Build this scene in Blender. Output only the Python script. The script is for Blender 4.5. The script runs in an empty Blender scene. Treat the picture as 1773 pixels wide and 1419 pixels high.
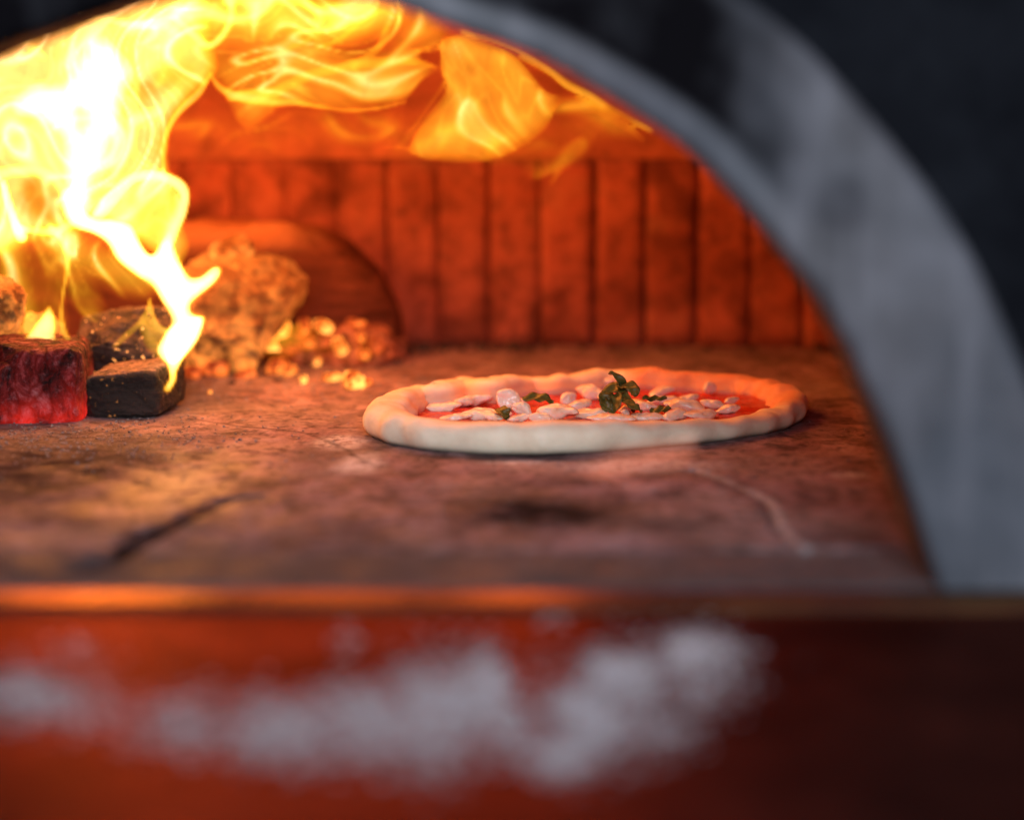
import bpy, bmesh, math, random
import numpy as np
from mathutils import Vector, Matrix, noise as mn

random.seed(7); np.random.seed(7)
S = bpy.context.scene
COL = S.collection
# ------------------------------------------------------------------ camera
W, H, F = 1773.0, 1419.0, 4186.0
CH = 0.263
PITCH = math.atan((H/2-75)/F)
cam = bpy.data.cameras.new('camera'); co = bpy.data.objects.new('camera', cam); COL.objects.link(co)
cam.sensor_width = 36; cam.lens = F/W*36
co.location = (0, 0, CH); co.rotation_euler = (math.pi/2-PITCH, 0, 0)
cam.clip_start = .01; cam.clip_end = 50
cam.dof.use_dof = True; cam.dof.focus_distance = 1.665; cam.dof.aperture_fstop = 2.25
cam.dof.aperture_blades = 0
S.camera = co
cp, sp = math.cos(PITCH), math.sin(PITCH)
def ray(px, py):
    a = (px-W/2)/F; b = (H/2-py)/F
    return Vector((a, cp+b*sp, -sp+b*cp))
def PZ(px, py, z=0.0):
    r = ray(px, py); t = (z-CH)/r.z
    return Vector((r.x*t, r.y*t, z))
def PD(px, py, d):
    r = ray(px, py); t = d/r.y
    return Vector((r.x*t, d, CH+r.z*t))
# ------------------------------------------------------------------ helpers
def tag(o, label=None, cat=None, group=None, kind=None):
    if label: o['label'] = label
    if cat: o['category'] = cat
    if group: o['group'] = group
    if kind: o['kind'] = kind
    return o
def empty(name, loc, label, cat, group=None, rz=0):
    o = bpy.data.objects.new(name, None); COL.objects.link(o); o.empty_display_size = .02
    o.location = loc; o.rotation_euler = (0, 0, rz)
    return tag(o, label, cat, group)
def mesh(name, verts, faces, mat, parent=None, smooth=True, attrs=None):
    """verts in world space; stored relative to the parent / own origin"""
    me = bpy.data.meshes.new(name)
    V = np.array([tuple(v) for v in verts], dtype=float)
    if parent is not None:
        off = np.array(parent.location); 
    else:
        off = np.array([V[:,0].mean(), V[:,1].mean(), V[:,2].min()])
    me.from_pydata((V-off).tolist(), [], [tuple(int(i) for i in f) for f in faces])
    if smooth: me.polygons.foreach_set('use_smooth', [True]*len(me.polygons))
    me.materials.append(mat)
    if attrs:
        for k, a in attrs.items():
            at = me.attributes.new(k, 'FLOAT', 'POINT'); at.data.foreach_set('value', np.asarray(a, dtype=np.float32))
    me.update()
    o = bpy.data.objects.new(name, me); COL.objects.link(o)
    if parent is not None: o.parent = parent
    else: o.location = off
    return o
def grid_faces(nu, nv, closed_u=False, closed_v=False):
    f = []
    for i in range(nu if closed_u else nu-1):
        for j in range(nv if closed_v else nv-1):
            i2, j2 = (i+1) % nu, (j+1) % nv
            f.append((i*nv+j, i2*nv+j, i2*nv+j2, i*nv+j2))
    return f
def sstep(a, b, x):
    t = np.clip((np.asarray(x, float)-a)/(b-a), 0, 1); return t*t*(3-2*t)
def fbm(v, sc=1., o=3):
    return mn.fractal(Vector(v)*sc, 1.0, 2.0, o)
def catmull(pts, n=12, closed=False):
    P = np.array(pts, float); out = []; N = len(P)
    for i in range(N if closed else N-1):
        if closed: p0, p1, p2, p3 = P[(i-1) % N], P[i], P[(i+1) % N], P[(i+2) % N]
        else: p0, p1, p2, p3 = P[max(i-1, 0)], P[i], P[i+1], P[min(i+2, N-1)]
        for t in np.linspace(0, 1, n, endpoint=False):
            out.append(.5*((2*p1)+(-p0+p2)*t+(2*p0-5*p1+4*p2-p3)*t*t+(-p0+3*p1-3*p2+p3)*t**3))
    if not closed: out.append(P[-1])
    return np.array(out)
# ------------------------------------------------------------------ node helpers
class NT:
    def __init__(s, name):
        s.m = bpy.data.materials.new(name); s.m.use_nodes = True
        s.t = s.m.node_tree; s.t.nodes.clear()
        s.out = s.n('ShaderNodeOutputMaterial')
    def n(s, typ, **kw):
        x = s.t.nodes.new(typ)
        for k, v in kw.items():
            if k.startswith('i_'): x.inputs[k[2:].replace('_', ' ')].default_value = v
            else: setattr(x, k, v)
        return x
    def l(s, a, b): s.t.links.new(a, b)
    def coord(s, scale=(1, 1, 1)):
        c = s.n('ShaderNodeTexCoord'); m = s.n('ShaderNodeMapping'); m.inputs['Scale'].default_value = scale
        s.l(c.outputs['Object'], m.inputs['Vector']); return m.outputs[0]
    def noise(s, vec, scale, detail=5, rough=.6, lac=2.0, dist=0):
        x = s.n('ShaderNodeTexNoise'); x.inputs['Scale'].default_value = scale
        x.inputs['Detail'].default_value = detail; x.inputs['Roughness'].default_value = rough; x.inputs['Distortion'].default_value = dist
        s.l(vec, x.inputs['Vector']); return x.outputs['Fac']
    def ramp(s, fac, stops):
        r = s.n('ShaderNodeValToRGB'); e = r.color_ramp.elements
        while len(e) < len(stops): e.new(.5)
        for k, (p, c) in enumerate(stops):
            e[k].position = p; e[k].color = (c, c, c, 1) if isinstance(c, (int, float)) else (*c, 1)
        s.l(fac, r.inputs['Fac']); return r.outputs['Color']
    def attr(s, name):
        a = s.n('ShaderNodeAttribute', attribute_name=name); return a.outputs['Fac']
    def math(s, op, a, b=None, clamp=False):
        x = s.n('ShaderNodeMath', operation=op, use_clamp=clamp)
        for k, v in enumerate((a, b)):
            if v is None: continue
            if isinstance(v, (int, float)): x.inputs[k].default_value = v
            else: s.l(v, x.inputs[k])
        return x.outputs[0]
    def mix(s, fac, a, b, mode='MIX'):
        x = s.n('ShaderNodeMix', data_type='RGBA', blend_type=mode)
        for idx, v in ((0, fac), (6, a), (7, b)):
            if isinstance(v, (int, float)): x.inputs[idx].default_value = v
            elif isinstance(v, tuple): x.inputs[idx].default_value = (*v, 1)
            else: s.l(v, x.inputs[idx])
        return x.outputs[2]
    def bump(s, h, strength=.5, dist=.002):
        b = s.n('ShaderNodeBump'); b.inputs['Strength'].default_value = strength; b.inputs['Distance'].default_value = dist
        s.l(h, b.inputs['Height']); return b.outputs[0]
    def bsdf(s, col, rough=.8, nrm=None, spec=.5, metal=0, emis=None, estr=None, sss=None, coat=None):
        b = s.n('ShaderNodeBsdfPrincipled')
        def put(k, v):
            if v is None: return
            if isinstance(v, (int, float)): b.inputs[k].default_value = v
            elif isinstance(v, tuple): b.inputs[k].default_value = (*v, 1) if len(v) == 3 and k != 'Subsurface Radius' else v
            else: s.l(v, b.inputs[k])
        put('Base Color', col); put('Roughness', rough); put('Specular IOR Level', spec); put('Metallic', metal)
        put('Normal', nrm); put('Emission Color', emis); put('Emission Strength', estr)
        if sss: b.inputs['Subsurface Weight'].default_value = sss[0]; b.inputs['Subsurface Radius'].default_value = sss[1]; b.inputs['Subsurface Scale'].default_value = sss[2]
        if coat: b.inputs['Coat Weight'].default_value = coat[0]; b.inputs['Coat Roughness'].default_value = coat[1]
        s.l(b.outputs[0], s.out.inputs[0]); return s.m
# ------------------------------------------------------------------ materials
def mat_brick():
    m = NT('oven_brick'); v = m.coord()
    n1 = m.noise(v, 9, 4); n2 = m.noise(v, 70, 6, .7); n3 = m.noise(v, 260, 4, .7)
    c = m.ramp(n1, [(.3, (.26, .06, .035)), (.55, (.46, .12, .075)), (.75, (.38, .085, .05))])
    soot = m.ramp(n2, [(.34, .35), (.55, 1.0)])
    c = m.mix(.75, c, soot, 'MULTIPLY')
    big = m.noise(v, 14, 4, .6, dist=.6); c = m.mix(m.ramp(big, [(.36, .75), (.52, 0.0)]), c, (.10, .018, .010)); c = m.mix(m.ramp(big, [(.6, 0.0), (.72, .4)]), c, (.5, .2, .12))
    at = m.attr('tone'); c = m.mix(1.0, c, m.ramp(at, [(0, .5), (1, 1.0)]), 'MULTIPLY')
    h = m.math('ADD', n2, m.math('MULTIPLY', n3, .5))
    return m.bsdf(c, .85, m.bump(h, .7, .004), .3)
def mat_dome():
    m = NT('dome_brick'); v = m.coord()
    n1 = m.noise(v, 7, 4); n2 = m.noise(v, 45, 6, .7)
    c = m.ramp(n1, [(.3, (.30, .08, .045)), (.7, (.46, .15, .085))])
    c = m.mix(.7, c, m.ramp(n2, [(.35, .45), (.55, 1.0)]), 'MULTIPLY')
    return m.bsdf(c, .9, m.bump(n2, .8, .006), .2)
def mat_floor():
    m = NT('hearth_stone'); v = m.coord(); vs = m.coord((1, .5, 1))
    big = m.noise(v, 8, 3, .5); mid = m.noise(vs, 34, 6, .68, dist=.4); fine = m.noise(v, 240, 5, .75); spk = m.noise(v, 110, 3, .6)
    c = m.ramp(mid, [(.30, (.055, .035, .04)), (.42, (.21, .135, .15)), (.55, (.37, .24, .265)), (.72, (.52, .40, .44))])
    c = m.mix(m.math('MULTIPLY', m.ramp(big, [(.42, 0.0), (.6, 1.0)]), .45), c, (.3, .25, .23))
    c = m.mix(.8, c, m.ramp(spk, [(.36, .3), (.5, 1.0)]), 'MULTIPLY')
    c = m.mix(.5, c, m.ramp(fine, [(.3, .55), (.7, 1.15)]), 'MULTIPLY')
    ash = m.math('MULTIPLY', m.attr('ash'), m.ramp(m.noise(v, 90, 6, .75), [(.35, 0.5), (.5, 1.0)]))
    c = m.mix(ash, c, m.ramp(m.noise(v, 130, 6, .8), [(.35, (.05, .04, .043)), (.5, (.11, .09, .095)), (.68, (.3, .26, .27))]))
    fl = m.math('MULTIPLY', m.attr('flour'), m.ramp(m.noise(v, 140, 6, .8), [(.42, 0.0), (.52, 1.0)]))
    c = m.mix(fl, c, (.75, .76, .8))
    soot = m.math('MULTIPLY', m.attr('soot'), m.ramp(m.noise(v, 60, 5, .7), [(.3, .3), (.55, 1.0)]), True)
    c = m.mix(soot, c, (.035, .026, .028))
    c = m.mix(m.math('MULTIPLY', m.attr('crack'), m.ramp(m.noise(v, 45, 5, .7), [(.35, .7), (.5, 1.0)]), True), c, (.016, .012, .013))
    slab = m.attr('slab'); c = m.mix(m.math('MULTIPLY', slab, .8), c, (.10, .085, .09))
    r = m.ramp(m.noise(v, 26, 5, .7), [(.35, .5), (.6, .85)])
    gl = m.math('MULTIPLY', m.attr('gloss'), m.ramp(m.noise(v, 55, 5, .75), [(.38, 0.0), (.5, 1.0)]))
    r = m.mix(gl, r, (.42, .42, .42))
    h = m.math('ADD', m.math('MULTIPLY', mid, 1.0), m.math('MULTIPLY', fine, .35))
    return m.bsdf(c, r, m.bump(h, .9, .0035), m.math('MULTIPLY', m.math('SUBTRACT', 1., m.math('MAXIMUM', soot, m.attr('crack'))), m.math('ADD', .13, m.math('MULTIPLY', gl, .42)), True))
def mat_ring():
    m = NT('sooty_grey_metal'); v = m.coord()
    n = m.noise(v, 22, 5, .6); n2 = m.noise(v, 90, 4, .6); n3 = m.noise(v, 9, 3, .5)
    c = m.ramp(n, [(.3, (.055, .054, .064)), (.5, (.095, .094, .11)), (.7, (.145, .144, .168))])
    c = m.mix(m.math('MULTIPLY', m.ramp(n3, [(.4, 0.0), (.65, 1.0)]), .45), c, (.075, .095, .125))
    s = m.attr('soot'); s2 = m.math('MULTIPLY', m.math('MULTIPLY', s, 1.15, True), m.ramp(n, [(.3, .72), (.5, 1.0)]), True)
    c = m.mix(s2, c, (.006, .0055, .007))
    sc = m.n('ShaderNodeTexNoise'); sc.inputs['Scale'].default_value = 60; sc.inputs['Detail'].default_value = 4; m.l(m.coord((1, 1, .18)), sc.inputs['Vector'])
    c = m.mix(m.math('MULTIPLY', m.ramp(sc.outputs['Fac'], [(.52, 0.0), (.66, 1.0)]), m.math('MULTIPLY', m.math('SUBTRACT', 1., s2), .4)), c, (.21, .21, .245))
    sp = m.math('MULTIPLY', m.math('SUBTRACT', 1., s2), .35)
    return m.bsdf(c, m.ramp(s2, [(0, .5), (1, .9)]), m.bump(n2, .3, .001), sp, 0)
def simple(name, c1, c2, scale=40, rough=.85, bs=.6, bd=.002, spec=.3, **kw):
    m = NT(name); v = m.coord(); n = m.noise(v, scale, 6, .7)
    c = m.ramp(n, [(.35, c1), (.65, c2)])
    return m.bsdf(c, rough, m.bump(n, bs, bd), spec, **kw)
M = {}
M['brick'] = mat_brick(); M['dome'] = mat_dome(); M['floor'] = mat_floor(); M['ring'] = mat_ring()
M['facade'] = simple('black_render', (.004, .0045, .007), (.011, .0125, .017), 14, .9, .4, .003, .08)
M['reveal'] = simple('warm_brick_reveal', (.10, .065, .065), (.24, .15, .15), 30, .8, .6, .003)
M['mortar'] = simple('dark_mortar', (.07, .015, .009), (.24, .055, .035), 35, .95)
M['crumb'] = simple('black_char', (.015, .01, .009), (.09, .05, .035), 90, .8, .8, .002)
def mat_shelf():
    m = NT('reddish_brown_metal'); v = m.coord(); n = m.noise(v, 16, 5, .65); n2 = m.noise(v, 7, 4, .6)
    c = m.ramp(n, [(.33, (.05, .015, .012)), (.52, (.105, .030, .022)), (.7, (.17, .05, .036))])
    c = m.mix(m.ramp(n2, [(.36, .7), (.5, 0.0)]), c, (.05, .018, .014))
    bp = m.bump(m.noise(v, 30, 4, .6), .3, .002)
    g = m.n('ShaderNodeBsdfGlossy'); m.l(c, g.inputs['Color']); m.l(m.ramp(n, [(.3, .36), (.7, .52)]), g.inputs['Roughness']); m.l(bp, g.inputs['Normal'])
    d = m.n('ShaderNodeBsdfDiffuse'); d.inputs['Color'].default_value = (.012, .004, .0035, 1); m.l(bp, d.inputs['Normal'])
    a = m.n('ShaderNodeAddShader'); m.l(g.outputs[0], a.inputs[0]); m.l(d.outputs[0], a.inputs[1]); m.l(a.outputs[0], m.out.inputs[0])
    return m.m
M['shelf'] = mat_shelf()
def mat_trim():
    m = NT('worn_bronze'); v = m.coord((1, 6, 1)); n = m.noise(v, 18, 5, .6); n2 = m.noise(m.coord(), 9, 4, .6)
    c = m.ramp(n, [(.3, (.09, .045, .018)), (.7, (.24, .13, .045))])
    c = m.mix(m.ramp(n2, [(.38, .7), (.52, 0.0)]), c, (.10, .04, .03))
    g = m.n('ShaderNodeBsdfGlossy'); m.l(c, g.inputs['Color']); m.l(m.ramp(n, [(.3, .24), (.7, .36)]), g.inputs['Roughness'])
    d = m.n('ShaderNodeBsdfDiffuse'); d.inputs['Color'].default_value = (.025, .015, .013, 1)
    a = m.n('ShaderNodeAddShader'); m.l(g.outputs[0], a.inputs[0]); m.l(d.outputs[0], a.inputs[1]); m.l(a.outputs[0], m.out.inputs[0])
    return m.m
M['trim'] = mat_trim()
def mat_flour():
    m = NT('flour'); v = m.coord(); n = m.noise(v, 120, 4, .6)
    return m.bsdf(m.ramp(n, [(.3, (.48, .48, .53)), (.7, (.66, .66, .72))]), .95, None, .1)
M['flour'] = mat_flour()
def mat_dough():
    m = NT('raw_dough'); v = m.coord()
    n = m.noise(v, 38, 5, .6); n2 = m.noise(v, 190, 4, .7)
    c = m.ramp(n, [(.3, (.74, .6, .43)), (.55, (.86, .76, .58)), (.75, (.9, .82, .66))])
    c = m.mix(m.math('MULTIPLY', m.ramp(n2, [(.62, 0.0), (.74, 1.0)]), .3), c, (.5, .34, .22))
    st = m.math('MULTIPLY', m.attr('stain'), m.ramp(n, [(.3, .5), (.6, 1.0)]))
    c = m.mix(m.math('MULTIPLY', st, .8), c, (.7, .17, .04))
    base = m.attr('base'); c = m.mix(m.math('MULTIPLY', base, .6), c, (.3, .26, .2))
    h = m.math('ADD', n, m.math('MULTIPLY', n2, .25))
    return m.bsdf(c, .55, m.bump(h, .45, .003), .35, sss=(.15, (1., .6, .4), .004))
M['dough'] = mat_dough()
def mat_sauce():
    m = NT('tomato_sauce'); v = m.coord(); n = m.noise(v, 60, 5, .7); n2 = m.noise(v, 200, 3, .6)
    c = m.ramp(n, [(.3, (.36, .008, .004)), (.55, (.62, .03, .01)), (.75, (.78, .14, .02))])
    return m.bsdf(c, .18, m.bump(m.math('ADD', n, m.math('MULTIPLY', n2, .4)), 1., .004), .6)
M['sauce'] = mat_sauce()
def mat_cheese():
    m = NT('mozzarella'); v = m.coord(); n = m.noise(v, 90, 5, .65)
    c = m.ramp(n, [(.3, (.74, .46, .28)), (.42, (.82, .68, .5)), (.62, (.88, .81, .68))])
    return m.bsdf(c, .24, m.bump(n, .25, .0015), .5, sss=(.25, (1., .6, .4), .004))
M['cheese'] = mat_cheese()
def mat_basil():
    m = NT('basil'); v = m.coord(); n = m.noise(v, 130, 4, .6)
    c = m.ramp(n, [(.3, (.045, .045, .007)), (.7, (.19, .17, .035))])
    return m.bsdf(c, .45, m.bump(n, .5, .001), .4)
M['basil'] = mat_basil()
def mat_redlog():
    m = NT('glowing_red_log'); v = m.coord((1, 1, .6)); n = m.noise(v, 55, 7, .75, dist=.6); n2 = m.noise(m.coord(), 170, 6, .8); n3 = m.noise(m.coord(), 24, 3, .5)
    c = m.ramp(n, [(.38, (.008, .003, .003)), (.52, (.06, .008, .01)), (.62, (.2, .07, .08)), (.74, (.4, .24, .25))])
    c = m.mix(m.math('MULTIPLY', m.ramp(n2, [(.52, 0.0), (.66, 1.0)]), .4), c, (.38, .2, .22))
    g = m.attr('glow'); e = m.math('MULTIPLY', m.ramp(m.noise(v, 40, 5, .7), [(.35, 0.0), (.6, 1.0)]), g)
    e = m.math('ADD', m.math('MULTIPLY', e, .7), m.math('MULTIPLY', m.ramp(n, [(.4, 0.0), (.6, 1.0)]), .10))
    vo = m.n('ShaderNodeTexVoronoi', feature='DISTANCE_TO_EDGE'); vo.inputs['Scale'].default_value = 75; m.l(m.coord((1, 1, .55)), vo.inputs['Vector'])
    ck = m.ramp(vo.outputs['Distance'], [(0, 0.0), (.09, 1.0)]); c = m.mix(.75, c, ck, 'MULTIPLY')
    h = m.math('ADD', m.math('MULTIPLY', ck, .6), m.math('ADD', n, m.math('MULTIPLY', n2, .4)))
    return m.bsdf(c, .85, m.bump(h, .9, .005), .3, emis=(1., .025, .012), estr=e)
M['redlog'] = mat_redlog()
def mat_char():
    m = NT('charred_wood'); v = m.coord((.5, 2.5, 2.5)); n = m.noise(v, 30, 7, .7); n2 = m.noise(m.coord(), 150, 5, .8)
    c = m.ramp(n, [(.35, (.008, .006, .005)), (.55, (.03, .02, .016)), (.75, (.085, .045, .035))])
    ash = m.attr('ash'); c = m.mix(m.math('MULTIPLY', ash, m.ramp(n2, [(.4, .1), (.6, 1.0)])), c, (.33, .2, .17))
    sp_ = m.math('MULTIPLY', m.attr('spark'), m.ramp(m.noise(m.coord(), 230, 2, .5), [(.66, 0.0), (.74, 1.0)]))
    vo = m.n('ShaderNodeTexVoronoi', feature='DISTANCE_TO_EDGE'); vo.inputs['Scale'].default_value = 60; m.l(m.coord((.5, 1, 1)), vo.inputs['Vector'])
    ck = m.ramp(vo.outputs['Distance'], [(0, 0.0), (.1, 1.0)]); c = m.mix(.3, c, ck, 'MULTIPLY')
    h = m.math('ADD', m.math('MULTIPLY', ck, .15), m.math('ADD', n, m.math('MULTIPLY', n2, .6)))
    return m.bsdf(c, .7, m.bump(h, 1., .005), .4, emis=(1., .35, .08), estr=m.math('MULTIPLY', sp_, 2.5))
M['char'] = mat_char()
def mat_ashlog():
    m = NT('ash_covered_log'); v = m.coord(); n = m.noise(v, 34, 7, .72, dist=.5); n2 = m.noise(v, 120, 6, .75); n3 = m.noise(v, 60, 4, .6)
    c = m.ramp(n, [(.33, (.08, .03, .015)), (.48, (.32, .15, .055)), (.62, (.55, .34, .13)), (.8, (.66, .48, .24))])
    c = m.mix(.4, c, m.ramp(n2, [(.35, .3), (.6, 1.0)]), 'MULTIPLY')
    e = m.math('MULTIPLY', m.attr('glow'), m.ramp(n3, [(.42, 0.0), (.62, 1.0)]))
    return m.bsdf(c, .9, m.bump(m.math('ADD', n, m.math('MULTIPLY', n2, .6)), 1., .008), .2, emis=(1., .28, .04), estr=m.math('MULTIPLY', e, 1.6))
M['ashlog'] = mat_ashlog()
def mat_mound():
    m = NT('spent_wood'); v = m.coord(); n = m.noise(v, 30, 6, .7); n2 = m.noise(m.coord((.3, 1, 2.5)), 40, 5, .7)
    c = m.ramp(n2, [(.35, (.05, .014, .008)), (.65, (.15, .045, .025))])
    t = m.math('MULTIPLY', m.attr('ash'), m.ramp(n, [(.3, .5), (.5, 1.0)]))
    c = m.mix(t, c, (.4, .17, .08))
    return m.bsdf(c, .95, m.bump(n2, .5, .006), .1)
M['mound'] = mat_mound()
def mat_ember():
    m = NT('live_ember'); v = m.coord(); n = m.noise(v, 110, 4, .65); h = m.attr('burn')
    c = m.ramp(n, [(.4, (.05, .02, .015)), (.65, (.4, .2, .12))])
    e = m.math('MULTIPLY', m.ramp(n, [(.38, .15), (.58, 1.0)]), h)
    return m.bsdf(c, .9, m.bump(n, .8, .003), .2, emis=m.ramp(m.math('MULTIPLY', e, .4), [(0, (1, .03, .002)), (.3, (1, .12, .006)), (.7, (1, .28, .03)), (1, (1, .36, .06))]), estr=m.math('MULTIPLY', e, .85))
M['ember'] = mat_ember()
def mat_flame(name, tint=None):
    m = NT(name); h = m.attr('burn')
    n = m.noise(m.coord((1, 1, 1.0)), 26, 3, .5, dist=1.2)
    k = m.math('MULTIPLY', h, m.ramp(n, [(.3, .62), (.7, 1.3)]))
    if tint: c = m.mix(0.0, tint, tint)
    else:
        q = m.math('MULTIPLY', h, .1)
        c = m.ramp(q, [(0, (1, .15, .005)), (.03, (1, .40, .010)), (.08, (1, .50, .03)), (.18, (1, .52, .12)), (.45, (1, .56, .22)), (1, (1, .68, .42))])
    e = m.n('ShaderNodeEmission'); m.l(c, e.inputs[0]); m.l(m.math('MULTIPLY', k, .5), e.inputs[1])
    t = m.n('ShaderNodeBsdfTransparent'); a = m.n('ShaderNodeAddShader')
    m.l(e.outputs[0], a.inputs[0]); m.l(t.outputs[0], a.inputs[1]); m.l(a.outputs[0], m.out.inputs[0])
    m.m.cycles.emission_sampling = 'NONE'
    return m.m
M['flame'] = mat_flame('flame_gas'); M['wisp'] = mat_flame('pale_wisp_gas', (1., .30, .17))
for k in ('redlog', 'char', 'ashlog', 'ember'): M[k].cycles.emission_sampling = 'NONE'
# ------------------------------------------------------------------ arch outline
spx = [(470, -13), (600, -4), (680, 10), (809, 55), (950, 108), (1118, 208), (1190, 262), (1264, 340), (1320, 405), (1377, 478), (1420, 550), (1455, 625), (1487, 700), (1525, 800), (1553, 890), (1571, 956)]
right = [PD(x, y, 1.25) for x, y in spx]
CX = right[0].x
half = [(p.x-CX, max(p.z, 0)) for p in right]; half[-1] = (half[-1][0], 0)
hc = catmull(half, 8)
outline = [(CX-x, z) for x, z in hc[::-1]] + [(CX+x, z) for x, z in hc[1:]]
outline = np.array(outline)
outline[0, 1] = outline[-1, 1] = 0
# resample
seg = np.r_[0, np.cumsum(np.hypot(*np.diff(outline, axis=0).T))]
u = np.linspace(0, seg[-1], 260)
OUT = np.c_[np.interp(u, seg, outline[:, 0]), np.interp(u, seg, outline[:, 1])]
tan = np.gradient(OUT, axis=0); tan /= np.linalg.norm(tan, axis=1)[:, None]
NOR = np.c_[-tan[:, 1], tan[:, 0]]            # outward
if NOR[130, 1] < 0: NOR = -NOR
NOR[0] = (-1, 0); NOR[-1] = (1, 0)
# ------------------------------------------------------------------ oven
oven = empty('pizza_oven', (CX, 1.2, 0), 'domed brick pizza oven with sooty grey metal arch around its glowing mouth', 'oven')
# arch frame
YF, YR = 1.150, 1.190
prof = [(0.0, YR), (0.0, YF+.004), (.0012, YF+.0012), (.004, YF)] + [(s, YF) for s in np.linspace(.008, .066, 26)] + [(.070, YF+.0015), (.072, YF+.005), (.072, YR+.006)]
V = []; soot = []
for i, ((x, z), (nx, nz)) in enumerate(zip(OUT, NOR)):
    for s, y in prof:
        X, Z = x+nx*s, max(z+nz*s, 0)
        V.append((X, y+.0008*math.sin(i*.13)*(s > .01), Z))
        k = sstep(.011, .020, s)*(1-sstep(.092, .15, X+.1*(Z-.22)+.012*fbm((X, 0, Z), 25)))*(1-sstep(0.062, .07, s)*.3)
        k = max(float(k), .96*float(1-sstep(-.13, -.06, X)))
        k = max(k, .35*float(1-sstep(.008, .02, math.hypot(X-.1565, Z-.187))))
        if y > YF+.005 and s == 0: k = max(k, .9)
        soot.append(k)
mesh('arch_frame', V, grid_faces(len(OUT), len(prof)), M['ring'], oven, attrs={'soot': soot})
# brick reveal (intrados) + outer facade slab with the mouth cut in it
V = []
ys = np.linspace(YR+.001, 1.252, 9)
for i, ((x, z), (nx, nz)) in enumerate(zip(OUT, NOR)):
    for y in ys:
        d = .0012*fbm((x, y, z), 60)
        V.append((x-nx*d, y, z-nz*d))
mesh('mouth_reveal', V, grid_faces(len(OUT), len(ys)), M['reveal'], oven)
def plate(y0, name, mat, ext):
    V = []
    for (x, z), (nx, nz) in zip(OUT, NOR):
        dx, dz = x-CX, z-0.0
        r = ext/max(abs(dx)/1.0, abs(dz), 1e-6)
        V += [(x, y0, z), (CX+dx*r, y0, dz*r)]
    return V, grid_faces(len(OUT), 2)
V, f = plate(1.196, 'facade', M['facade'], .9)
n0 = len(V)
mesh('facade', V, f, M['facade'], oven, smooth=False)
V, f = plate(1.2525, 'inner_front_wall', M['dome'], .75)
mesh('inner_front_wall', V, f, M['dome'], oven, smooth=False)
# plan curve of the chamber
A_, B_, YC, NE = .76, .64, 1.47, 3.5
def plan(th, k=1.0):
    c, s = math.cos(th), math.sin(th)
    x = A_*k*math.copysign(abs(c)**(2/NE), c); y = B_*k*math.copysign(abs(s)**(2/NE), s)
    return CX+x, YC+y
ths = np.linspace(-math.pi*.12, math.pi*1.12, 2400)
pl = np.array([plan(t) for t in ths]); sg = np.r_[0, np.cumsum(np.hypot(*np.diff(pl, axis=0).T))]
def at_s(s):
    x = np.interp(s, sg, pl[:, 0]); y = np.interp(s, sg, pl[:, 1])
    x2 = np.interp(s+.001, sg, pl[:, 0]); y2 = np.interp(s+.001, sg, pl[:, 1])
    t = np.array([x2-x, y2-y]); t /= np.linalg.norm(t); return np.array([x, y]), t
# phase so that a joint falls at pixel column 1030 on the wall
tx = PD(1030, 420, 2.11).x; sref = np.interp(-tx, -pl[:, 0][(pl[:, 1] > 2.0)], sg[(pl[:, 1] > 2.0)])
PITCHB = .0453; WH = .164
bm = bmesh.new(); tl = bm.verts.layers.float.new('tone')
k0 = -int(sref/PITCHB); rnd = random.Random(3)
wide = {0: .0044, -1: .0030, -2: .0032, 1: .0005, 2: .0036, 3: .0018, 4: .0024, 5: .0020, 6: .0003, 7: .0016, -3: .0006, -4: .0008, -5: .0014}
def brick(bm, s0, s1, z0, z1, tone, inset=0., depth=.03, n=6):
    m = 5; nz = max(3, int((z1-z0)/.012))
    P = {}
    for i in range(m+1):
        for j in range(nz+1):
            fs, fz = i/m, j/nz
            p, t = at_s(s0+(s1-s0)*fs); nrm = np.array([-t[1], t[0]])
            if np.dot(nrm, np.array([CX, YC])-p) < 0: nrm = -nrm
            e = min(fs, 1-fs)*(s1-s0); ez = min(fz, 1-fz)*(z1-z0)
            rd = .0014*(max(0, 1-e/.003)**2) + .0015*(max(0, 1-ez/.004)**2)
            z = z0+(z1-z0)*fz
            dd = inset + rd + .0030*fbm((p[0], p[1], z), 30)
            q = p - nrm*dd
            v = bm.verts.new((q[0], q[1], z)); v[tl] = tone; P[i, j] = v
    Q = {}
    for i in range(m+1):
        for j in (0, nz):
            p, t = at_s(s0+(s1-s0)*i/m); nrm = np.array([-t[1], t[0]])
            if np.dot(nrm, np.array([CX, YC])-p) < 0: nrm = -nrm
            q = p-nrm*depth; v = bm.verts.new((q[0], q[1], z0 if j == 0 else z1)); v[tl] = tone; Q[i, j] = v
    for i in range(m):
        for j in range(nz): bm.faces.new((P[i, j], P[i+1, j], P[i+1, j+1], P[i, j+1]))
        bm.faces.new((P[i, nz], P[i+1, nz], Q[i+1, nz], Q[i, nz]))
        bm.faces.new((P[i, 0], P[i+1, 0], Q[i+1, 0], Q[i, 0]))
    for i in (0, m):
        vs = [P[i, j] for j in range(nz+1)]+[Q[i, nz], Q[i, 0]]
        bm.faces.new(vs)
for k in range(k0, int((sg[-1]-sref)/PITCHB)):
    g0 = wide.get(k, .0013+.0012*rnd.random())/2; g1 = wide.get(k+1, .0013+.0012*rnd.random())/2
    jt = lambda q_: .0022*math.sin(q_*12.9898+1.3)*(q_ != 0)
    s0, s1 = sref+k*PITCHB+g0+jt(k), sref+(k+1)*PITCHB-g1+jt(k+1)
    if s0 < .02 or s1 > sg[-1]-.02: continue
    brick(bm, s0, s1, 0, WH-.001, .55+.45*rnd.random(), .0015*rnd.random())
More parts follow.
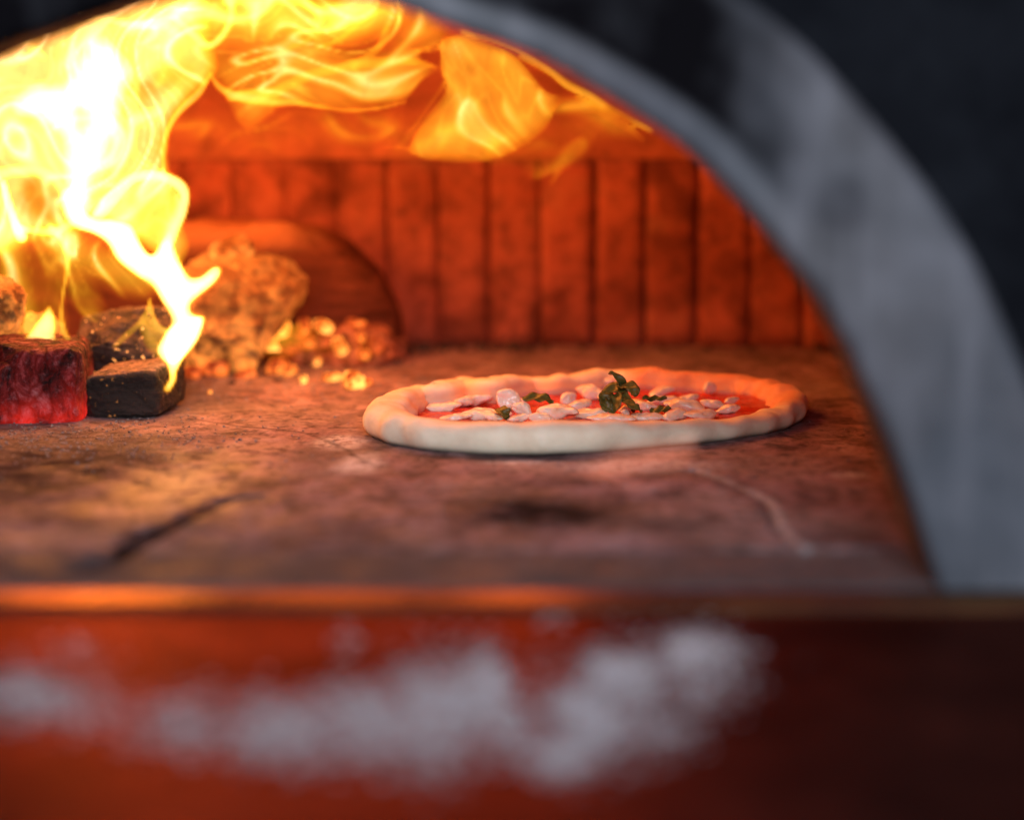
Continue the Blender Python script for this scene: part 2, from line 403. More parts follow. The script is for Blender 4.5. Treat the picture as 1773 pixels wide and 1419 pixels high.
me = bpy.data.meshes.new('brick_wall'); 
bmesh.ops.translate(bm, verts=bm.verts, vec=-Vector(oven.location))
bmesh.ops.recalc_face_normals(bm, faces=bm.faces)
bm.to_mesh(me); bm.free(); me.materials.append(M['brick'])
me.polygons.foreach_set('use_smooth', [True]*len(me.polygons))
o = bpy.data.objects.new('brick_wall', me); COL.objects.link(o); o.parent = oven
# mortar backing
V = []
tt = np.linspace(-math.pi*.14, math.pi*1.14, 400)
for t in tt:
    x, y = plan(t, 1.0075)
    for z in (0, WH+.01): V.append((x, max(y, 1.2526), z))
mesh('mortar_joint', V, grid_faces(len(tt), 2), M['mortar'], oven)
# dome, springing slightly proud of the wall, rings of brick stepping inwards
V = []; tt = np.linspace(-math.pi*.14, math.pi*1.14, 420)
NR = 60
for t in tt:
    for j in range(NR+1):
        a = j/NR*math.pi/2
        k = math.cos(a)**.8 if j < NR else 0
        z = WH-.0003+.205*math.sin(a)
        x, y = plan(t, max(.9985*k, .0005))
        y = max(y, 1.2528)
        w = fbm((x, y, z), 12, 4)*.006+fbm((x+3, y, z), 40, 3)*.003
        ringj = .003*max(0, 1-abs((j % 10)-.5)/.8) if j else 0
        V.append((x, y, z+(w+ringj)*min(1, j/3)))
V = np.array(V); 
mesh('dome', V, grid_faces(len(tt), NR+1), M['dome'], oven)
# lip of the dome's first course (short return over the brick tops)
# ------------------------------------------------------------------ hearth floor
st = .0023
xs = np.arange(CX-.80, CX+.80, .004)
xs = np.unique(np.round(np.r_[np.arange(CX-.80, -.36, .01), np.arange(-.36, .40, st), np.arange(.40, CX+.8, .01)], 5))
yy = np.unique(np.round(np.r_[np.arange(1.158, 2.13, st)], 5)); yy[0] = 1.158
X, Y = np.meshgrid(xs, yy, indexing='ij')
def dist_poly(X, Y, pts, n=8):
    c = catmull(pts, n); D = np.full(X.shape, 9.); Pm = np.zeros(X.shape)
    side = np.zeros(X.shape)
    for i in range(len(c)-1):
        a, b = c[i], c[i+1]; ab = b-a; L = (ab**2).sum()+1e-12
        t = np.clip(((X-a[0])*ab[0]+(Y-a[1])*ab[1])/L, 0, 1)
        dx, dy = X-(a[0]+ab[0]*t), Y-(a[1]+ab[1]*t); d = np.hypot(dx, dy)
        m = d < D; D[m] = d[m]; Pm[m] = ((i+t)/(len(c)-1))[m]; side[m] = np.sign(ab[0]*(Y-a[1])-ab[1]*(X-a[0]))[m]
    return D, Pm, side
def g2(px): return [tuple(PZ(x, y)[:2]) for x, y in px]
Z = np.zeros(X.shape)
nf = np.vectorize(lambda x, y: mn.fractal(Vector((x*22, y*22, 0)), 1.0, 2.0, 5))
NZ = nf(X, Y)
CK = np.zeros(X.shape); SO = np.zeros(X.shape); AS = np.zeros(X.shape); FL = np.zeros(X.shape); SL = np.zeros(X.shape)
vis = (X > -.40) & (X < .42)
wob = NZ*.004
# left joint
D, Pm, sd = dist_poly(X+wob*.6, Y, g2([(140, 985), (200, 955), (255, 925), (320, 893), (380, 868), (450, 857)]))
wdt = .0095*(1-.75*Pm)*(1+.5*NZ)
k = 1-sstep(wdt*.7, wdt*1.5+.0015, D); CK = np.maximum(CK, k); Z -= .004*k
# right joint, pale chipped edge
D, Pm, sd = dist_poly(X+wob*.5, Y, g2([(1195, 812), (1255, 835), (1318, 866), (1335, 900), (1365, 935), (1420, 968)]))
k = 1-sstep(.0012, .0035, D); CK = np.maximum(CK, .5*k); Z -= .002*k
FLe = (1-sstep(.001, .005, np.abs(D-.0040)))*(sd > 0); FL = np.maximum(FL, .5*FLe)
# faint long joint left of pizza
D, Pm, sd = dist_poly(X+wob, Y, g2([(330, 725), (420, 738), (530, 750), (590, 775), (640, 800)]))
k = 1-sstep(.001, .003, D); SO = np.maximum(SO, .7*k)
def blob(px, py, rx, ry, soft=.5):
    c = PZ(px, py); ax = abs(PZ(px+rx, py).x-c.x); ay = abs(PZ(px, py+ry).y-PZ(px, py-ry).y)/2
    r = np.hypot((X-c.x)/ax, (Y-c.y)/ay)+NZ*.35
    return 1-sstep(1-soft, 1+soft, r)
CK = np.maximum(CK, .95*blob(935, 888, 135, 27, .65)); CK = np.maximum(CK, .55*blob(1080, 908, 170, 18, .7))
SO = np.maximum(SO, .7*blob(350, 945, 60, 10)); SO = np.maximum(SO, .5*blob(560, 930, 120, 30))
CK = np.maximum(CK, .6*blob(200, 985, 420, 22, .7)); CK = np.maximum(CK, .35*blob(1100, 1000, 500, 12, .7)); SO = np.maximum(SO, .5*blob(120, 800, 260, 22))
SO = np.maximum(SO, .75*blob(940, 792, 200, 7)); SO = np.maximum(SO, .6*blob(600, 1010, 120, 15))
SO = np.maximum(SO, .5*blob(1420, 720, 60, 30))
AS = np.maximum(AS, 1.*blob(120, 775, 230, 34, .6)); SO = np.maximum(SO, .95*blob(40, 815, 250, 48, .6)); AS = np.maximum(AS, .7*blob(330, 690, 90, 24)); AS = np.maximum(AS, .5*blob(600, 780, 90, 40))
FL = np.maximum(FL, 1.*blob(625, 800, 38, 16)); FL = np.maximum(FL, .7*blob(585, 765, 40, 12)); FL = np.maximum(FL, .6*blob(1470, 822, 30, 5)); FL = np.maximum(FL, .8*blob(900, 800, 60, 4)); 
FL = np.maximum(FL, .45*blob(1100, 805, 150, 10))
GL = np.clip(blob(310, 850, 150, 42, .7)+.6*blob(420, 790, 90, 25, .6)+.5*blob(760, 640, 300, 14, .6), 0, 1)
# threshold slab under the arch
ysl = 1.2405+.0015*NZ
SL = sstep(0, .004, ysl-Y)
SO = np.maximum(SO, sstep(-.1, .5, np.vectorize(lambda x, y: mn.fractal(Vector((x*14, y*11, 7)), 1., 2., 5))(X, Y))*.5*(1-sstep(1.40, 1.62, Y)))
SO = np.maximum(SO, .55*blob(60, 860, 330, 50)*(NZ > -.2))
k = 1-sstep(.001, .004, np.abs(Y-ysl-.002)); k = k*sstep(-.05, .12, X)+.35*k; SO = np.maximum(SO, np.clip(k*.95, 0, 1)); Z -= .0025*k
back = sstep(2.02, 2.10, Y); SO = np.maximum(SO, .3*back*(NZ > 0))
Z += NZ*.0006
edge = sstep(.0, .006, Y-1.158); Z -= .002*(1-edge)
Vt = np.c_[X.ravel(), Y.ravel(), Z.ravel()]
fl = mesh('hearth_floor', Vt, grid_faces(len(xs), len(yy)), M['floor'], attrs={'soot': SO.ravel(), 'ash': AS.ravel(), 'flour': FL.ravel(), 'slab': SL.ravel(), 'crack': CK.ravel(), 'gloss': GL.ravel()})
tag(fl, 'worn pinkish stone hearth floor with soot and cracks inside the oven', None, None, 'structure')
M['grit'] = simple('ash_grit', (.03, .022, .02), (.5, .44, .42), 4000, .95, .1)
V = []; Fc = []; rnd = random.Random(77)
for _ in range(2600):
    if rnd.random() < .45: px, py = rnd.gauss(130, 150), rnd.gauss(752, 26)
    elif rnd.random() < .5: px, py = rnd.uniform(280, 760), rnd.gauss(668, 14)
    else: px, py = rnd.uniform(-60, 1560), 600+400*rnd.random()**1.4
    if py < 598 or py > 1005: continue
    c_ = PZ(px, py); 
    if c_.y > 2.08: continue
    r = rnd.uniform(.0003, .0011)*(1.4 if rnd.random() < .1 else 1); b_ = len(V); R_ = Matrix.Rotation(rnd.random()*6, 3, Vector((rnd.random(), rnd.random(), rnd.random())).normalized())
    for q in ((1, 1, 1), (-1, -1, 1), (-1, 1, -1), (1, -1, -1)):
        w_ = R_ @ (Vector(q)*r*.6); V.append((c_.x+w_.x*1.4, c_.y+w_.y*1.4, max(.0002, r*.5+w_.z)))
    Fc += [(b_, b_+1, b_+2), (b_, b_+3, b_+1), (b_, b_+2, b_+3), (b_+1, b_+3, b_+2)]
tag(mesh('ash_grit', V, Fc, M['grit'], smooth=False), 'fine grey and black ash grit scattered over the hearth, thickest near the logs', 'ash', None, 'stuff')
# ------------------------------------------------------------------ shelf
shelf = empty('oven_shelf', (CX, 1.0, -.03), 'glossy reddish-brown metal shelf with bright edge strip in front of the oven mouth', 'shelf')
def boxmesh(name, x0, x1, y0, y1, z0, z1, mat, parent, bev=.0015):
    bm = bmesh.new(); bmesh.ops.create_cube(bm, size=1)
    for v in bm.verts:
        v.co = Vector(((x0+x1)/2+v.co.x*(x1-x0), (y0+y1)/2+v.co.y*(y1-y0), (z0+z1)/2+v.co.z*(z1-z0))) - Vector(parent.location)
    bmesh.ops.bevel(bm, geom=bm.edges[:], offset=bev, segments=3, affect='EDGES')
    me = bpy.data.meshes.new(name); bm.to_mesh(me); bm.free(); me.materials.append(mat)
    o = bpy.data.objects.new(name, me); COL.objects.link(o); o.parent = parent; return o
boxmesh('shelf_slab', -1.1, .9, .45, 1.1255, -.045, -.0045, M['shelf'], shelf)
boxmesh('edge_strip', -1.1, .9, 1.1265, 1.1565, -.045, -.001, M['trim'], shelf, .002)
# flour on the shelf (stuff): small crumbly flakes gathered in drifts
def fmask(px, py):
    v = 0
    for cx, cy, rx, ry, a in [(60, 1200, 120, 55, .55), (170, 1225, 90, 45, .4), (330, 1250, 150, 60, .42), (500, 1260, 150, 65, .55), (640, 1245, 130, 75, .6), (760, 1230, 110, 90, .75),
                              (860, 1190, 75, 75, 1.0), (880, 1260, 70, 60, .6), (1010, 1230, 85, 70, .8), (1080, 1170, 75, 60, 1.0), (1190, 1130, 100, 45, .8), (1100, 1250, 110, 60, .5),
                              (975, 1300, 70, 45, .7), (1060, 1270, 90, 60, .4), (960, 1060, 60, 30, .35), (600, 1110, 40, 30, .3), (130, 1130, 60, 30, .25), (1220, 1180, 90, 50, .4), (720, 1320, 160, 30, .3)]:
        r = ((px-cx)/rx)**2+((py-cy)/ry)**2; v = max(v, a*math.exp(-r*1.1))
    gap = math.exp(-((px-(905+(1160-py)*.15))/26)**2)*(1 if py < 1190 else math.exp(-((py-1190)/40)**2))
    return v*(1-.9*gap)
V = []; Fc = []; rnd = random.Random(5)
zs = -.0045
for _ in range(90000):
    px, py = rnd.uniform(-40, 1400), rnd.uniform(1040, 1419)
    if rnd.random() > 1.0*fmask(px, py)**1.75*(.8+.9*fbm((px*.004, py*.012, 0), 3)): continue
    c = PZ(px, py, zs); r = rnd.uniform(.0007, .0021); hgt = r*rnd.uniform(.15, .35); b = len(V); n = 6; ph = rnd.random()*6
    V.append((c.x, c.y, zs+hgt))
    for q in range(n):
        a = ph+q/n*6.283; rr = r*rnd.uniform(.7, 1.2); V.append((c.x+rr*math.cos(a), c.y+rr*math.sin(a), zs+.0002))
    for q in range(n): Fc.append((b, b+1+q, b+1+(q+1) % n))
fo = mesh('flour_dusting', V, Fc, M['flour'], smooth=False)
tag(fo, 'loose white flour scattered in drifts across the reddish-brown shelf', 'flour', None, 'stuff')
# ------------------------------------------------------------------ rough lumps (logs, coals)
def lump(name, c, size, mat, rot=(0, 0, 0), p=5., amp=.12, fr=3., n=22, seed=0, parent=None, attrf=None, taper=0., fine=.3, shape=None, cuts=0, grain=0.):
    """superquadric block with broken, noisy faces; size = full extents; c = centre"""
    V = []; nrm = []
    R = Matrix.Rotation(rot[2], 4, 'Z') @ Matrix.Rotation(rot[1], 4, 'Y') @ Matrix.Rotation(rot[0], 4, 'X')
    idx = {}; Fc = []; pts = []
    def key(v): return (round(v[0], 5), round(v[1], 5), round(v[2], 5))
    for ax in range(3):
        for sgn in (-1, 1):
            for i in range(n):
                for j in range(n):
                    q = []
                    for (a, b) in ((i, j), (i+1, j), (i+1, j+1), (i, j+1)):
                        v = [0, 0, 0]; v[ax] = sgn; v[(ax+1) % 3] = 2*a/n-1; v[(ax+2) % 3] = 2*b/n-1
                        k = key(v)
                        if k not in idx: idx[k] = len(pts); pts.append(v)
                        q.append(idx[k])
                    Fc.append(q if sgn > 0 else q[::-1])
    mn_s = min(size)
    loc = []
    rc = random.Random(seed*13+5); CU = []
    for _ in range(cuts):
        nv = Vector((rc.uniform(-1, 1), rc.uniform(-1, 1), rc.uniform(-.9, 1))).normalized()
        sup = sum(abs(nv[k])*size[k]/2 for k in range(3)); CU.append((nv, sup*rc.uniform(.55, .78)))
    for v in pts:
        v = Vector(v); r = (abs(v.x)**p+abs(v.y)**p+abs(v.z)**p)**(1/p); v = v/r
        w = Vector((v.x*size[0]/2, v.y*size[1]/2, v.z*size[2]/2))
        if taper: w.z *= 1-taper*(v.x*.5+.5)
        q = w/mn_s+Vector((seed*7.3, seed*1.7, 0))
        d = amp*mn_s*(mn.fractal(q*fr*.5, 1., 2., 3)+fine*mn.fractal(q*fr*2.5, 1., 2., 4))
        for nv, hh in CU:
            ex = nv.dot(w)-hh
            if ex > 0: w = w-nv*ex
        w = w+v.normalized()*d
        if grain: w = w+v.normalized()*grain*mn_s*(mn.fractal(Vector((w.x*14, w.y*140, w.z*140))+Vector((seed, 0, 0)), 1., 2., 3))
        if shape: w = shape(w)
        loc.append(w)
    world = [(R @ w)+Vector(c) for w in loc]
    at = {}
    if attrf:
        vals = [attrf(l, w, s) for l, w, s in zip(loc, world, pts)]
        for k in vals[0]: at[k] = [x[k] for x in vals]
    return mesh(name, world, Fc, mat, parent, True, at)
def px2m(px, d): return px*d/F
# glowing red log, squared end towards the camera (x -60..132, y 590..740)
d = 1.668; a = PD(-75, 742, d); b = PD(130, 604, d)
def red_attr(l, w, s):
    g = max(0, 1-(w.z)/.022); g2_ = max(0, 1-abs(w.x-b.x+.005)/.012)*max(0, 1-w.z/.04)
    return {'glow': min(1, g**1.3+.6*g2_)}
o = lump('glowing_log', ((a.x+b.x)/2, d+.05, b.z/2-.001), (b.x-a.x, .10, b.z+.003), M['redlog'], (0, 0, .08), 10, .04, 2.2, 46, 1, attrf=red_attr, fine=.6, cuts=7, grain=.012)
tag(o, 'squared red-hot log end with crimson glow and white ash at the left edge', 'log', 'burning logs')
# black charred block in front (x 130..290, y 640..728)
d = 1.70; a = PD(126, 732, d); b = PD(292, 648, d)
def chop(w): w.z -= max(0, -w.x-.012)*.45 if w.z > 0 else 0; return w
o = lump('charred_log', ((a.x+b.x)/2, d+.03, b.z/2+.001), (b.x-a.x, .075, b.z+.004), M['char'], (0, -.10, -.12), 8, .05, 2.6, 44, 2, fine=.6, cuts=2, grain=.03, shape=chop,
         attrf=lambda l, w, s: {'ash': .9*max(0, s[2]-.75)*4*(s[2] > .75)+.0, 'spark': .1})
tag(o, 'low black charred log with split flat side lying right of the red-hot log', 'log', 'burning logs')
# big dark log behind (x 125..300, y 535..660)
d = 1.765; a = PD(122, 700, d); b = PD(300, 536, d)
o = lump('sooty_log', ((a.x+b.x)/2, d+.05, b.z/2), (b.x-a.x, .11, b.z), M['char'], (0, .12, .15), 6, .06, 2.4, 40, 3, fine=.5, cuts=14, grain=.03, attrf=lambda l, w, s: {'ash': .3, 'spark': 1.0})
tag(o, 'rough dark log speckled with sparks, behind the low black charred log', 'log', 'burning logs')
# left reddish char lump (x -60..32,y 475..590) resting on the red log
d = 1.74; a = PD(-80, 595, d); b = PD(28, 476, d)
o = lump('charcoal_chunk', ((a.x+b.x)/2, d+.02, (a.z+b.z)/2), (b.x-a.x, .06, b.z-a.z), M['ashlog'], (.1, .2, .3), 3., .12, 3, 24, 4, fine=.7, attrf=lambda l, w, s: {'glow': .5})
tag(o, 'reddish charcoal chunk perched above the red-hot log at the left edge', 'charcoal')
d = 1.80; a = PD(20, 650, d); b = PD(85, 550, d)
o = lump('charcoal_chunk', ((a.x+b.x)/2, d+.02, b.z/2), (b.x-a.x+.01, .06, b.z), M['ashlog'], (0, 0, .3), 3., .14, 3, 20, 14, fine=.7, attrf=lambda l, w, s: {'glow': 1.})
tag(o, 'orange glowing charcoal chunk just behind the top of the red-hot log', 'charcoal')
# ash-covered chunk (x 310..530, y 430..660)
d = 1.885; a = PD(300, 660, d); b = PD(528, 448, d)
def ashshape(w):
    if w.x > 0: w.x *= .25+.75*float(sstep(-.045, .03, w.z))
    return w
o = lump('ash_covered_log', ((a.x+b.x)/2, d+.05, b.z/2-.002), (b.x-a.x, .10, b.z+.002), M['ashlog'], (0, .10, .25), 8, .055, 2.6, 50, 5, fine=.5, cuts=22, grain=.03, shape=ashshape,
         attrf=lambda l, w, s: {'glow': .25+.7*max(0, 1-w.z/.05)})  # even glow over the stump stands in for firelight; burning wood adds more at foot
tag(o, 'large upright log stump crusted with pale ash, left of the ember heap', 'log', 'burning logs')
o = lump('ash_covered_log', PD(402, 437, 1.93), (.035, .03, .022), M['ashlog'], (0, -.4, .25), 4, .1, 3, 16, 6, cuts=12, attrf=lambda l, w, s: {'glow': .8})
tag(o, 'small curled shard of burnt bark on top of the ash crusted stump', 'bark')
# long grey log at the back wall (x 200..760, top y 385..)
d = 2.045; b0 = PD(250, 390, d-.03); b1 = PD(560, 398, d-.03); b2 = PD(700, 590, d-.03)
V = []; N1, N2 = 90, 40
topz = b0.z
for i in range(N1):
    t = i/(N1-1); x = b0.x-.12+(b2.x-b0.x+.12)*t
    q = max(0, (x-(b1.x-.03))/(b2.x-b1.x+.03)); rz = topz*(1-min(1, q)**2.2)**.5*(1-.12*q)+.002
    ry = .05*(max(0, 1-q**4))**.5+.002
    for j in range(N2):
        a_ = j/(N2-1)*math.pi
        cz = abs(math.sin(a_))**.55; cyy = math.copysign(abs(math.cos(a_))**.55, math.cos(a_))
        w = Vector((x, d-ry*cyy, rz*cz)); e = fbm(w, 25, 4)*.004+fbm(w, 90, 3)*.0012
        V.append((w.x, w.y-e, max(0, w.z+e)))
o = mesh('spent_log', V, grid_faces(N1, N2), M['mound'], attrs={'ash': [float(sstep(.085, .11, v_[2]))*float(sstep(b1.x+.02, b1.x-.05, v_[0])) for v_ in V]})
tag(o, 'long dull red-brown log with ashy top against the back wall behind the stump', 'log', 'burning logs')
# ------------------------------------------------------------------ embers
rnd = random.Random(11)
EMB = [ # px, py(base), w px, h px, heat, d or None, label
 (612, 672, 34, 30, 3.2, 'bright egg-shaped ember lying nearest the left end of the pizza crust'),
 (637, 670, 14, 16, 1.6, 'little ember tucked against the right side of the egg-shaped ember'),
 (574, 660, 36, 14, 2.6, 'flat yellow ember just left of the egg-shaped ember'),
 (525, 663, 13, 13, 4.5, 'tiny bead-like bright ember alone on the floor left of the flat yellow ember'),
 (545, 632, 20, 15, 3.0, 'small oval yellow ember lying in front of the ember heap'),
 (560, 573, 36, 18, 2.6, 'brick-shaped yellow ember on the crest of the ember heap'),
 (590, 615, 24, 32, 2.8, 'upright glowing ember at the middle of the ember heap'),
 (625, 592, 10, 16, 1.8, 'narrow upright ember right of the middle of the ember heap'),
 (629, 620, 20, 15, 1.6, 'dim orange ember low on the right part of the ember heap'),
 (617, 565, 36, 12, 1.2, 'long dull orange ember lying on top of the right part of the heap'),
 (650, 612, 24, 30, .7, 'fading red ember at the right end of the ember heap'),
 (672, 618, 18, 20, .35, 'dark red ember cooling at the far right tip of the ember heap'),
 (470, 608, 26, 24, 3.0, 'bright ember at the left foot of the ember heap below a small flame'),
 (487, 585, 26, 30, 2.6, 'tall yellow ember under the small flame beside the stump'),
 (527, 578, 16, 28, 1.6, 'upright orange ember left of the brick-shaped ember'),
 (530, 602, 34, 16, 1.3, 'broad orange ember in the left centre of the heap'),
 (500, 612, 40, 14, .9, 'flat dull ember under the tall yellow ember'),
 (480, 648, 42, 26, 1.7, 'rounded orange coal at the front left of the ember heap'),
 (500, 650, 28, 16, 2.0, 'bright low coal touching the rounded orange coal'),
 (442, 618, 16, 16, 1.6, 'small round ember at the right foot of the ash crusted stump'),
 (425, 655, 40, 14, 1.2, 'slanting splinter-like ember leaning at the front of the stump'),
 (375, 652, 44, 30, 1.3, 'leaf-shaped orange coal in front of the ash crusted stump'),
 (335, 655, 26, 22, 1.0, 'dull orange coal under the bright flame left of the leaf-shaped coal'),
 (560, 600, 30, 20, .6, 'dusky red ember filling the centre of the heap'),
 (575, 632, 60, 18, .35, 'wide dark coal along the front of the ember heap'),
 (640, 632, 44, 14, .3, 'dark flat coal along the right front of the ember heap'),
 (605, 583, 30, 18, .5, 'dim red ember behind the upright glowing ember'),
 (515, 630, 30, 20, .5, 'dim coal behind the rounded orange coal'),
 (296, 668, 20, 18, 6.0, 'white-hot spark cluster at the foot of the big flame by the black log'),
 (277, 694, 6, 5, 3.5, 'tiny spark on the floor in front of the black log'),
 (364, 681, 7, 6, 3.0, 'tiny spark on the floor right of the black log'),
]
def floor_d(py): return (PZ(0, py)).y
for i, (px, py, w, h, ht, lab) in enumerate(EMB):
    heap = 440 < px < 700 and py < 625
    d = floor_d(py) if not heap else 1.965+rnd.uniform(-.015, .02)
    c = PD(px, py-h/2, d); zz = max(c.z, px2m(h, d)/2*.9)
    o = lump('ember', (c.x, d, zz), (px2m(w, d), px2m((w+h)/2, d), px2m(h, d)), M['ember'], (rnd.uniform(-.3, .3), rnd.uniform(-.3, .3), rnd.uniform(-.6, .6)), 4, .12, 2.6, 10, 30+i, fine=.6, cuts=9,
             attrf=lambda l, w_, s, ht=ht: {'burn': ht})
    tag(o, lab, 'ember', 'glowing embers')
# body of the ember heap: coals
HEAP = [(470, 640, 60, 60), (520, 640, 60, 62), (565, 640, 60, 72), (610, 640, 60, 76), (650, 640, 54, 66), (540, 600, 60, 40), (600, 600, 60, 46), (680, 636, 36, 40)]
HL = ['at the left foot of the heap beside the stump', 'second from the left in the heap', 'at the centre of the heap', 'right of centre under the crest', 'near the right end of the heap', 'behind the crest on the left', 'behind the crest on the right', 'at the right tip beside the dark wall foot']
for i, (px, py, w, h) in enumerate(HEAP):
    d = 1.975+rnd.uniform(0, .03); c = PD(px, py-h/2, d)
    o = lump('coal', (c.x, d+.015, px2m(h, d)/2), (px2m(w, d), .05, px2m(h, d)), M['ember'], (0, rnd.uniform(-.3, .3), rnd.uniform(-.5, .5)), 4, .10, 3, 16, 60+i, fine=.6, cuts=12, attrf=lambda l, w_, s, q_=.12+.5*rnd.random()**2: {'burn': q_})
    tag(o, 'dull red smouldering coal '+HL[i], 'coal', 'coals of the ember heap')
CR = [(700, 612, 34, 16), (735, 606, 30, 14), (770, 598, 22, 12), (835, 603, 18, 12), (858, 598, 14, 9), (890, 603, 22, 14), (915, 598, 12, 8), (945, 600, 14, 7), (1010, 596, 12, 6), (1225, 592, 14, 7), (1060, 594, 16, 6), (1150, 598, 10, 5), (1300, 596, 12, 6), (1418, 605, 18, 12), (800, 606, 12, 7), (690, 628, 16, 8), (480, 662, 16, 6), (400, 664, 14, 6)]
CRL = ['closest to the ember heap', 'second along the wall foot from the ember heap', 'third along the wall foot, half in shadow', 'right of the gap in the crumb line', 'beside a larger crumb under the chipped brick joint', 'largest of the middle crumbs at the wall foot', 'just right of the largest middle crumb', 'flat one behind the back of the crust', 'behind the raised back crust of the pizza',
       'far right under the dark joints', 'behind the middle of the pizza', 'behind the right half of the pizza', 'right of the pizza at the wall foot', 'near the arch at the far right of the wall foot', 'slightly in front of the crumb line', 'in front of the right tip of the heap', 'in front of the rounded orange coal', 'at the front foot of the ash crusted stump']
for i, (px, py, w, h) in enumerate(CR):
    d = min(floor_d(py), 2.085); c = PD(px, py-h/2, d)
    o = lump('charcoal_crumb', (c.x, d, px2m(h, d)/2*.9), (px2m(w, d), px2m(w, d), px2m(h, d)), M['crumb'], (0, 0, rnd.uniform(0, 3)), 4, .15, 3, 8, 90+i, fine=.6, cuts=6)
    tag(o, 'small black charcoal crumb '+CRL[i], 'charcoal', 'charcoal crumbs on the hearth')
# ------------------------------------------------------------------ pizza
def fr(x, yt, yb):
    d = PZ(0, yb).y+.011; p = PD(x, yt, d); return (p.x, d, p.z)
def bk(x, yt, z):
    p = PZ(x, yt, z); return (p.x, p.y, z)
cl = [fr(668, 694, 756), fr(690, 711, 771), fr(745, 724, 781), fr(850, 729, 789), fr(950, 732, 789), fr(1050, 729, 784), fr(1140, 727, 776), fr(1220, 726, 768), fr(1290, 721, 758), fr(1335, 710, 748),
      fr(1364, 695, 737), bk(1366, 678, .017), bk(1345, 663, .018), bk(1300, 656, .017), bk(1215, 650, .018), bk(1130, 643, .020), bk(1050, 642, .020), bk(970, 648, .020), bk(905, 652, .019), bk(850, 660, .021), bk(800, 660, .017), bk(760, 667, .021), bk(725, 674, .017), bk(688, 677, .023)]
C3 = catmull(cl, 14, True); NC = len(C3)
cen = C3[:, :2].mean(0)
pz = empty('pizza', (cen[0], cen[1], 0), 'raw margherita pizza with pale puffy crust on the hearth floor', 'pizza')
tg = np.roll(C3[:, :2], -1, 0)-np.roll(C3[:, :2], 1, 0); tg /= np.linalg.norm(tg, axis=1)[:, None]
nr = np.c_[tg[:, 1], -tg[:, 0]]
if np.dot(nr[0], C3[0, :2]-cen) < 0: nr = -nr
NQ = 40; V = []; stain = []; base = []
for i in range(NC):
    h = C3[i, 2]; ph = i/NC
    wv = .0125+.0012*math.sin(i*.5)+.0008*math.sin(i*.21+1)
    if C3[i, 0] < -.065: wv *= 1+.10*float(sstep(-.065, -.085, C3[i, 0]))
    for q in range(NQ):
        a = q/NQ*2*math.pi
        ca, sa = math.cos(a), math.sin(a)
        r_out = wv*math.copysign(abs(ca)**.85, ca); z = h*.47+h*.53*math.copysign(abs(sa)**.9, sa)
        if ca < 0 and sa < .2: r_out *= 1.2
        P = np.array([C3[i, 0]+nr[i, 0]*r_out, C3[i, 1]+nr[i, 1]*r_out, z])
        fr_ = float(sstep(1.60, 1.66, C3[i, 1])); n1 = mn.fractal(Vector((P[0]*18, P[1]*18, P[2]*30)), 1., 2., 4)*(.0012+.0016*fr_)+mn.noise(Vector((P[0]*55, P[1]*55, 3+P[2]*55)))*.0011
        bmp = .0014*fr_*max(0, math.sin(i*.37+1.5*math.sin(i*.11)))*max(0, sa); P[2] += bmp; fac = max(0, sa+.35)
        P[0] += nr[i, 0]*ca*n1; P[1] += nr[i, 1]*ca*n1; P[2] += n1*fac
        P[2] = max(P[2], .0004)
        V.append(P)
        cx, cy = C3[i, 0], C3[i, 1]
        s = 0.
        if cy > 1.66 and cx > .085: s = 1.*float(sstep(.075, .10, cx))*float(sstep(.9, .2, ca*1.0+.15))*float(sstep(1.64, 1.68, cy))
        s = max(s, .75*float(sstep(-.55, -.95, ca)) if sa < .75 else 0)
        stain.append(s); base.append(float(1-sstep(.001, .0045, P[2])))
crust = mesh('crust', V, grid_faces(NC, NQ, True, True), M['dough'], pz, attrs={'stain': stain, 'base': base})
# sauce disc
V = [(cen[0], cen[1], .008)]; Fc = []; RN = 26
def sauce_z(x, y): return .0075+.0016*mn.fractal(Vector((x*45, y*45, 1)), 1., 2., 4)
for r in range(1, RN+1):
    for i in range(0, NC, 2):
        e = (C3[i, :2]-nr[i]*.006-cen)*r/RN+cen; V.append((e[0], e[1], sauce_z(*e)))
m_ = len(range(0, NC, 2))
for i in range(m_): Fc.append((0, 1+i, 1+(i+1) % m_))
for r in range(RN-1):
    for i in range(m_):
        a = 1+r*m_+i; b = 1+r*m_+(i+1) % m_; Fc.append((a, a+m_, b+m_, b))
mesh('tomato_sauce', V, Fc, M['sauce'], pz)
# mozzarella: (px, py centre, w px, h px, heat tilt)
CH_ = [(815, 692, 78, 20, 0), (770, 703, 60, 16, .1), (880, 694, 46, 42, -.5), (905, 707, 40, 26, -.4), (840, 716, 90, 18, .0), (790, 721, 60, 13, .1), (965, 712, 84, 30, .05), (940, 722, 46, 20, -.2), (985, 690, 36, 26, .2), (1000, 702, 60, 18, .2),
       (1025, 680, 56, 26, -.2), (1050, 664, 34, 20, .5), (1020, 715, 70, 16, .1), (1060, 722, 90, 14, 0), (1110, 700, 60, 20, -.1), (1142, 677, 54, 16, .25), (1150, 693, 60, 18, .1), (1190, 690, 44, 18, .2), (1185, 702, 80, 22, -.1), (1228, 672, 27, 24, .1),
       (1235, 698, 50, 16, -.2), (1266, 692, 28, 14, .1), (1262, 707, 46, 16, .15), (1215, 716, 70, 16, 0), (1170, 717, 60, 16, .1), (1120, 720, 60, 12, 0), (900, 722, 50, 14, .1), (1085, 706, 40, 16, .2)]
rnd = random.Random(21)
CH_ += [(rnd.uniform(790, 1290), 0, rnd.uniform(14, 40), rnd.uniform(7, 14), rnd.uniform(-.5, .5)) for _ in range(4)]
